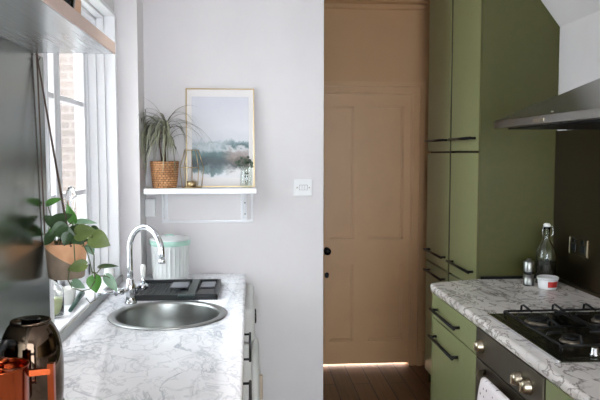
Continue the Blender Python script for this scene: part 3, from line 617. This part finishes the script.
# glass vase and eucalyptus sprigs
VC = Vector((-.015, 3.40, 1.372)); vs = MB().lathe([(.027, .0006), (.031, .004), (.0325, .03), (.033, .05), (.03, .075), (.0285, .09), (.031, .106), (.034, .112), (.032, .1115), (.029, .106), (.0265, .09), (.028, .075), (.031, .05), (.0305, .03), (.029, .009), (.003, .007)], VC, 36).build('vase', M['thin_glass'])
tag(vs, 'small clear glass vase at the right end of the white shelf', 'vase')
eu = thing('eucalyptus_sprig', VC + Vector((0, 0, .01)), 'dark green round leaved eucalyptus sprig standing in the glass vase', 'sprig')
st = MB(); lf = MB(); r3 = random.Random(5)
for tx, ty, tz in ((-.05, -.01, .14), (.035, -.005, .13), (-.015, -.015, .16), (.01, .005, .155)):
    a = VC + Vector((tx * -.2, 0, .012)); e = VC + Vector((tx, ty, tz)); m2 = VC + Vector((tx * .25, ty * .3, .1)); pts = [a, m2, m2.lerp(e, .5) + Vector((0, 0, .006)), e]; st.tube(pts, .0012, 6)
    for k_ in range(11):
        t = .12 + k_ * .081; q = m2.lerp(e, (t - .4) / .6) if t > .4 else a.lerp(m2, t / .4)
        an = r3.uniform(0, 2 * PI); u = Vector((math.cos(an), -.2, math.sin(an) * .8 + .15)); wd = .013 if q.z > VC.z + .1 else .010
        off = .011 if q.z > VC.z + .1 else .003
        if VC.z + .08 < q.z < VC.z + .113: continue
        leaf(lf, q + u * off, u, Vector((r3.uniform(-.4, .4), -1, r3.uniform(-.1, .6))), wd * 1.25, wd * 1.2, heart=False, fold=.08)
st.build('stem', M['stem'], eu); lf.build('leaves', M['euca'], eu)
# surface box and switch
sb_ = thing('socket_box', (-.52, 3.49, 1.217), 'small white surface mounted box on the wall below the basket', 'junction box')
MB().box(-.548, -.496, 3.468, 3.5165, 1.217, 1.31, .004).build('back_box', M['plastic_white'], sb_)
MB().box(-.5485, -.4955, 3.462, 3.468, 1.2165, 1.3105, .002).build('cover', M['plastic_white'], sb_)
MB().box(-.515, -.503, 3.496, 3.5165, .905, 1.217, .002).build('cable_trunking', M['plastic_white'], sb_) if False else None
sw = thing('light_switch', (.292, 3.516, 1.32), 'white three gang light switch on the end wall near its corner', 'light switch')
MB().box(.243, .341, 3.509, 3.5165, 1.319, 1.411, .003).build('plate', M['plastic_white'], sw)
part_label(MB().box(.2695, .3165, 3.5078, 3.5092, 1.3515, 1.3805).build('rocker_gap_shade', mat('grey_gap_shade', (180, 176, 176), .5), sw), 'grey shadow gap around the switch rockers')  # grey sheet standing in for the shade between the rockers
for i in range(3):
    x = .272 + i * .0145; MB().prism([(3.5078, 1.354), (3.503, 1.354), (3.506, 1.378), (3.5078, 1.378)], 'x', x, x + .0125).build('rocker', M['plastic_white'], sw)
for x in (.259, .325): MB().lathe([(.004, 0), (.004, -.0015), (.001, -.0015)], (x, 3.509, 1.365), 12, axis='y').build('screw', M['knob_metal'], sw)

# ------------------------------------------------------------------ right side: worktop, base units, oven
XF = .912
prof = [(1.584, .86), (1.584, .9)]
r_ = .016
prof += [(.896 + r_ - r_ * math.sin(q), .9 - r_ + r_ * math.cos(q)) for q in [i * PI / 12 for i in range(7)]] + [(.896 + r_ - r_ * math.cos(q), .86 + r_ - r_ * math.sin(q)) for q in [i * PI / 12 for i in range(7)]]
rw = MB().prism(prof, 'y', -.9, 3.2515, smooth=True).build('worktop', M['marble_right'], smooth_angle=35)
tag(rw, 'warm white marble worktop with dark veins carrying the black gas hob', 'worktop')
cut(rw, [MB().box(.985, 1.45, 1.93, 2.485, .84, .95).build('cutter', M['black']), MB().prism([(.85, 3.128), (.8965, 3.133), (.903, 3.153), (.916, 3.168), (.94, 3.18), (1.172, 3.2512), (1.172, 3.3), (.85, 3.3)], 'z', .84, .95).build('cutter', M['black'])])
def door_panel(name, parent, x, y0, y1, z0, z1, handle=None, m=None):
    d_ = MB().box(x, x + .02, y0 + .002, y1 - .002, z0 + .002, z1 - .002, .0012).build(name, m or M['green_lit'], parent)
    if handle: part_label(bar_handle(d_, x, handle[0], handle[1], handle[2], -.032), 'black bar handle')
    return d_
u = thing('base_cabinet', (1.24, 2.825, 0), 'olive green base cabinet with a drawer above a door, beside the oven', 'cabinet')
MB().box(XF + .021, 1.572, 2.517, 3.14, .1, .859).build('carcass', M['carcass'], u)
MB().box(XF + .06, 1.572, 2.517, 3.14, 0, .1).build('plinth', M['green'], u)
MB().box(XF, XF + .02, 3.141, 3.16, .0, .859).build('end_panel', M['green_lit'], u)
door_panel('drawer', u, XF, 2.517, 3.14, .738, .855, (2.73, 3.06, .79))
door_panel('door', u, XF, 2.517, 3.14, .105, .735, (2.745, 3.075, .653))
u = thing('base_cabinet', (1.24, 1.6, 0), 'olive green base cabinet below the worktop on the near side of the oven', 'cabinet')
MB().box(XF + .021, 1.572, 1.3, 1.903, .1, .859).build('carcass', M['carcass'], u)
MB().box(XF + .06, 1.572, 1.3, 1.903, 0, .1).build('plinth', M['green'], u)
door_panel('door', u, XF, 1.3, 1.903, .105, .855, (1.42, 1.75, .79))
ov = thing('oven', (1.24, 2.21, 0), 'dark steel built-in oven with champagne knobs between green base cabinets', 'oven')
OY0, OY1 = 1.908, 2.512
MB().box(XF + .025, 1.50, OY0 + .004, OY1 - .004, .1, .80).build('body', M['black'], ov)
MB().box(XF + .06, 1.50, OY0 + .004, OY1 - .004, 0, .1).build('plinth', M['green'], ov)
cp_ = MB().box(XF - .003, XF + .024, OY0 + .002, OY1 - .002, .736, .853, .002).build('control_panel', M['oven'], ov)
for y, z in ((2.448, .792), (2.085, .788), (2.012, .788)):
    kb = MB().lathe([(.0255, 0), (.0255, -.004), (.023, -.007), (.0225, -.018), (.0195, -.025), (.012, -.029), (.003, -.030)], (XF - .003, y, z), 28, axis='x')
    kb.box(XF - .037, XF - .02, y - .003, y + .003, z - .0165, z + .0165, .0025); kb.build('knob', M['knob_metal'], cp_)
od = MB().box(XF - .003, XF + .022, OY0 + .002, OY1 - .002, .105, .731, .003).build('door', M['oven'], ov)
MB().box(XF - .005, XF - .003, OY0 + .07, OY1 - .07, .17, .62, .0008).build('door_glass', M['black_gloss'], od)
hz = .700
MB().tube([(XF - .003, OY1 - .1, hz), (XF - .022, OY1 - .108, hz), (XF - .036, OY1 - .13, hz)] + [(XF - .04, OY1 - .15 - i * .06, hz) for i in range(6)] + [(XF - .036, OY0 + .13, hz), (XF - .022, OY0 + .108, hz), (XF - .003, OY0 + .1, hz)], .0115, 14).build('handle', M['oven'], od)
# towel folded over the handle
tw = MB(); hx_, rr = XF - .04, .0145; rows = []
ya_, yb_ = 2.315, 2.04
for i in range(25):
    t = i / 24; y = ya_ + (yb_ - ya_) * t; row = []
    wob = .006 * math.sin(t * 9)
    path = [(hx_ + .016, .40), (hx_ + .016, .55), (hx_ + rr, hz - .02), (hx_ + rr, hz)] + [(hx_ + rr * math.cos(q), hz + rr * math.sin(q)) for q in (.6, 1.2, 1.57, 1.95, 2.5)] + [(hx_ - rr, hz)] + [(hx_ - rr - .004, hz - .03), (hx_ - rr - .008 + wob * .5, hz - .1), (hx_ - rr - .01 + wob, hz - .2), (hx_ - rr - .01 + wob * 1.5, hz - .34)]
    for jx, (x, z) in enumerate(path):
        sp_ = max(0, hz - z); yy = y + (.16 * sp_ * (1 - 2 * t) if x < hx_ else .0); row.append((x, yy, z))
    rows.append(row)
tw.grid(rows); tow = tw.build('tea_towel', M['towel'], solid=.0025); tag(tow, 'white spotted tea towel hanging over the oven door handle', 'towel')

# hob
hbt = thing('gas_hob', (1.21, 2.2, .9), 'black gas hob with cast pan supports set in the right worktop', 'hob')
HX0, HX1, HY0, HY1 = .958, 1.468, 1.905, 2.51
MB().box(HX0, HX1, HY0, HY1, .9005, .907, .003).build('base', M['hobplate'], hbt)
part_label(MB().box(HX0 - .007, HX0 - .0002, HY0 - .002, HY1 + .002, .9005, .9095, .001).build('trim', M['chrome'], hbt), 'chrome edge strip of the hob')
b = MB().prism([(HX0 + .02, .907), (HX1 - .02, .907), (HX1 - .03, .9095), (HX0 + .03, .9095)], 'y', HY0 + .025, HY1 - .02).build('well', M['hobplate'], hbt)
burn = mat('burner_metal', (112, 104, 92), .35, .8)
for x, y, r in ((1.085, 2.335, .05), (1.085, 2.085, .037), (1.335, 2.335, .037), (1.335, 2.10, .045)):
    g = MB().lathe([(r, .9105), (r + .002, .916), (r - .004, .922), (r * .82, .924), (.003, .924)], (x, y, 0), 40).build('burner', burn, hbt)
    MB().lathe([(r * .78, .9242), (r * .8, .928), (r * .74, .933), (r * .4, .935), (.003, .935)], (x, y, 0), 40).build('burner_cap', M['black'], g)
for x0, x1 in ((1.0, 1.208), (1.228, 1.43)):
    gm = MB(); zt = .938; ya, yb = 1.985, 2.45; mx_ = (x0 + x1) / 2
    gm.tube([(x0, ya, zt - .008), (x0, yb, zt - .008)], .0045, 8).tube([(x1, ya, zt - .008), (x1, yb, zt - .008)], .0045, 8).tube([(x0, ya, zt - .008), (x1, ya, zt - .008)], .0045, 8).tube([(x0, yb, zt - .008), (x1, yb, zt - .008)], .0045, 8).tube([(x0, 2.215, zt - .008), (x1, 2.215, zt - .008)], .0045, 8)
    for x in (x0, x1):
        for y in (ya, yb): gm.tube([(x, y, zt - .008), (x, y, .912)], .006, 8)
    for px_, y, s_ in [(q, yb, -1) for q in ((1.066, 1.194) if x0 < 1.1 else (1.321,))] + [(mx_ - .035, 2.215, 1), (mx_ - .035, 2.215, -1), (mx_ - .035, ya, 1)]:
        gm.tube([(px_, y, zt - .01), (px_, y + s_ * .004, zt + .014), (px_ + .002, y + s_ * .018, zt + .019), (px_ + .012, y + s_ * .07, zt + .006)], .0045, 8)
    for y in (2.335, 2.09):
        gm.tube([(x0, y, zt - .008), (x0 + .006, y, zt + .006), (x0 + .055, y, zt + .006)], .0045, 8).tube([(x1, y, zt - .008), (x1 - .006, y, zt + .006), (x1 - .055, y, zt + .006)], .0045, 8)
    gm.build('pan_support', M['black'], hbt)
for i in range(4):
    kx = 1.092 + i * .08; MB().lathe([(.017, .9095), (.017, .914), (.0135, .917), (.0125, .932), (.01, .935), (.003, .935)], (kx, 1.945, 0), 24).build('knob', M['chrome'], hbt)

# splashback, sockets, jars
sp2 = MB().box(1.576, 1.5845, -.9, 3.2505, .9003, 1.665).build('splashback', M['splash']); tag(sp2, 'dark bronze wall panel behind the hob below the cooker hood', 'splashback')
us = MB().box(1.562, 1.5755, -.9, 3.236, .9005, .918, .003).build('sealing_strip', M['splash']); tag(us, 'thin dark strip along the back of the right worktop', 'strip')
us = MB().box(1.19, 1.56, 3.236, 3.2512, .9005, .915, .003).build('sealing_strip', M['black']); tag(us, 'thin black strip where right worktop meets the tall green cabinet', 'strip')
so = thing('double_socket', (1.57, 2.98, 1.05), 'dark metal double power socket on the bronze wall panel', 'socket')
MB().box(1.567, 1.5755, 2.885, 3.06, 1.062, 1.145, .002).build('plate', M['splash'], so)
for y in (2.89, 3.055): part_label(MB().box(1.5655, 1.567, y - .003, y + .003, 1.064, 1.143, .0005).build('edge_trim', M['knob_metal'], so), 'bright metal edge of the socket plate')
for yc in (2.93, 3.015):
    MB().box(1.564, 1.567, yc - .022, yc + .022, 1.078, 1.115, .003).build('socket_face', M['black_plastic'], so)
    MB().box(1.562, 1.567, yc - .012, yc + .012, 1.12, 1.138, .002).build('rocker', M['black'], so)
OC = Vector((1.478, 3.115, .9)); ob = thing('swing_top_bottle', OC, 'clear glass bottle half full of dark liquid in the worktop corner', 'bottle')
MB().lathe([(.043, .0006), (.048, .004), (.0485, .13), (.047, .15), (.04, .178), (.027, .2), (.018, .218), (.0155, .24), (.015, .272), (.0175, .276), (.0175, .286), (.0125, .286), (.012, .24), (.015, .216), (.024, .198), (.037, .176), (.0445, .15), (.046, .13), (.0455, .008), (.003, .007)], OC, 40).build('body', M['glass_green'], ob)
MB().lathe([(.003, .009), (.0445, .010), (.0445, .118), (.003, .118)], OC, 36).build('liquid', M['dark_liquid'], ob)
MB().lathe([(.013, .284), (.0175, .288), (.0175, .296), (.012, .303), (.003, .304)], OC, 24).build('stopper', M['ceramic'], ob)
MB().tube([OC + Vector((.017, 0, .292)), OC + Vector((.03, 0, .285)), OC + Vector((.033, 0, .25)), OC + Vector((.02, 0, .235))], .0018, 6).build('wire_clip', M['chrome'], ob)
MB().tube([OC + Vector((-.017, 0, .292)), OC + Vector((-.022, 0, .262)), OC + Vector((-.017, 0, .235))], .0018, 6).build('wire_clip', M['chrome'], ob)
GC = Vector((1.372, 3.075, .9)); pm = thing('pepper_mill', GC, 'short steel pepper mill with dark middle beside the glass bottle', 'pepper mill')
MB().lathe([(.025, .0006), (.026, .003), (.026, .056), (.003, .058)], GC, 32).build('base', M['sink'], pm)
part_label(MB().lathe([(.022, .056), (.022, .072), (.003, .073)], GC, 32).build('window', M['black_gloss'], pm), 'dark clear band of the pepper mill')
MB().lathe([(.0255, .07), (.026, .074), (.026, .118), (.023, .122), (.012, .123), (.011, .132), (.003, .133)], GC, 32).build('head', M['sink'], pm)
UC = Vector((1.432, 2.995, .9)); tb = thing('plastic_tub', UC, 'low white plastic tub with red label in front of the bottle', 'tub')
MB().lathe([(.040, .0006), (.042, .003), (.047, .048), (.003, .048)], UC, 40).build('body', M['plastic_white'], tb)
MB().lathe([(.047, .046), (.0505, .047), (.0505, .057), (.047, .059), (.044, .056), (.003, .056)], UC, 40).build('lid', M['plastic_white'], tb)
lb = MB(); rows = []
for i in range(11):
    a = math.radians(-114 + i * 7); rows.append([(UC.x + (r + .0008) * math.cos(a), UC.y + (r + .0008) * math.sin(a), UC.z + z) for r, z in ((.0432, .012), (.0462, .040))])
part_label(lb.grid(rows).build('label', M['salt_red'], tb), 'red paper label on the tub')

# cooker hood
hd_ = thing('cooker_hood', (1.3, 2.29, 1.655), 'stainless steel pyramid cooker hood above the black gas hob', 'cooker hood')
A = [(1.05, 1.85), (1.575, 1.85), (1.575, 2.733), (1.05, 2.733)]; B_ = [(1.365, 2.175), (1.575, 2.175), (1.575, 2.405), (1.365, 2.405)]
MB().prism(A, 'z', 1.656, 1.686, bev=.0015).build('lip', M['hood'], hd_)
b = MB(); lo = [b.bm.verts.new((x, y, 1.6865)) for x, y in A]; hi = [b.bm.verts.new((x, y, 1.848)) for x, y in B_]
b.face(lo[::-1]); b.face(hi)
for i in range(4): b.face([lo[i], lo[(i + 1) % 4], hi[(i + 1) % 4], hi[i]])
b.build('canopy', M['hood'], hd_)
b = MB(); lo = [b.bm.verts.new((x, y, 1.848)) for x, y in B_]; hi = [b.bm.verts.new((x, y, sl(x) - .004)) for x, y in B_]
b.face(lo[::-1]); b.face(hi)
for i in range(4): b.face([lo[i], lo[(i + 1) % 4], hi[(i + 1) % 4], hi[i]])
b.build('chimney', M['hood'], hd_)
part_label(MB().box(1.047, 1.05, 2.255, 2.345, 1.664, 1.676, .001).build('badge', M['knob_metal'], hd_), 'small bright badge on the hood lip')
MB().box(1.09, 1.54, 1.9, 2.68, 1.65, 1.6555).build('filter', M['black'], hd_)
MB().lathe([(.009, 1.6865), (.009, 1.699), (.003, 1.7)], (1.075, 2.24, 0), 16).build('button', M['chrome'], hd_)

# ------------------------------------------------------------------ tall cupboards
TX, TY0, TYM, TY1 = 1.178, 3.253, 3.745, 4.236
def tall(ya, yb, label, near):
    u = thing('tall_cabinet', (1.38, (ya + yb) / 2, 0), label, 'tall cabinet')
    a_ = ya + (.02 if near else .001)
    xa = TX + .021
    top = lambda x: min(ZC - .003, sl(x) - .003)
    xk = 1.589 - (ZC - 2.188) / 1.266
    MB().prism([(xa, .1), (XR - .002, .1), (XR - .002, top(XR - .002)), (xk, ZC - .003), (xa, ZC - .003)], 'y', a_, yb - .001).build('carcass', M['carcass'], u)
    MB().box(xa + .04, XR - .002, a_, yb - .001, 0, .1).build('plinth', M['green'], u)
    if near:
        MB().box(TX + .003, TX + .02, yb - .0125, yb + .0145, .1, ZC - .006).build('gap_shade_strip', M['carcass'], u)  # dark strip painted as the shade between the two tall cabinets
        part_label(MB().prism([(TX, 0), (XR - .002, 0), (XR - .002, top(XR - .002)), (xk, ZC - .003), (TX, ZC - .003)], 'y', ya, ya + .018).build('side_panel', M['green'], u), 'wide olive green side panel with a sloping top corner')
        y0_ = ya + .02
    else: y0_ = ya + .016
    ye_ = yb - (.014 if near else .002)
    l_, h_ = .10, .845
    door_panel('door', u, TX, y0_, ye_, l_, .839, (y0_ + .05, y0_ + .385, .79))
    door_panel('door', u, TX, y0_, ye_, .847, 1.554, (y0_ + .05, y0_ + .385, .925))
    door_panel('door', u, TX, y0_, ye_, 1.562, ZC - .006, (y0_ + .05, y0_ + .385, 1.63))
tall(TY0, TYM, 'tall olive green cabinet nearer the hob with its wide side panel showing', True)
tall(TYM, TY1, 'tall olive green cabinet next to the pink door', False)
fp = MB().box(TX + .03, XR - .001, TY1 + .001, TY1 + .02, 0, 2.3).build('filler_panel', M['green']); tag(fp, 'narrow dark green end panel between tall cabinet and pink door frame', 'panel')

# ------------------------------------------------------------------ light
W = bpy.data.worlds.new('sky'); S.world = W; W.use_nodes = True
bg = W.node_tree.nodes['Background']; bg.inputs['Color'].default_value = (.86, .93, 1, 1); bg.inputs['Strength'].default_value = 8.6
def area(name, loc, rot, sx_, sy_, power, col=(1, 1, 1), portal=False):
    d_ = bpy.data.lights.new(name, 'AREA'); d_.shape = 'RECTANGLE'; d_.size = sx_; d_.size_y = sy_; d_.energy = power; d_.color = col
    if portal: d_.cycles.is_portal = True
    o = bpy.data.objects.new(name, d_); C.objects.link(o); o.location = loc; o.rotation_euler = rot; return o
area('hall_lamp', (.8, 5.6, 2.4), (0, 0, 0), .5, .5, 260, (1, .95, .88))
sd_ = bpy.data.lights.new('worktop_fill_spot', 'SPOT'); sd_.energy = 50; sd_.spot_size = math.radians(62); sd_.spot_blend = 1; sd_.shadow_soft_size = .06; sd_.color = (1, .97, .94)  # added fill light, unseen and without a fitting, brightens the left worktop
so_ = bpy.data.objects.new('worktop_fill_spot', sd_); C.objects.link(so_); so_.location = (-.12, 2.0, ZC - .03)
S.view_settings.view_transform = 'Standard'; S.view_settings.look = 'None'; S.view_settings.gamma = 1
S.view_settings.use_curve_mapping = False; S.view_settings.exposure = 0.42
try:
    S.cycles.use_denoising = True; S.cycles.max_bounces = 10; S.cycles.diffuse_bounces = 5; S.cycles.transparent_max_bounces = 12; S.cycles.sample_clamp_indirect = 8
except Exception: pass
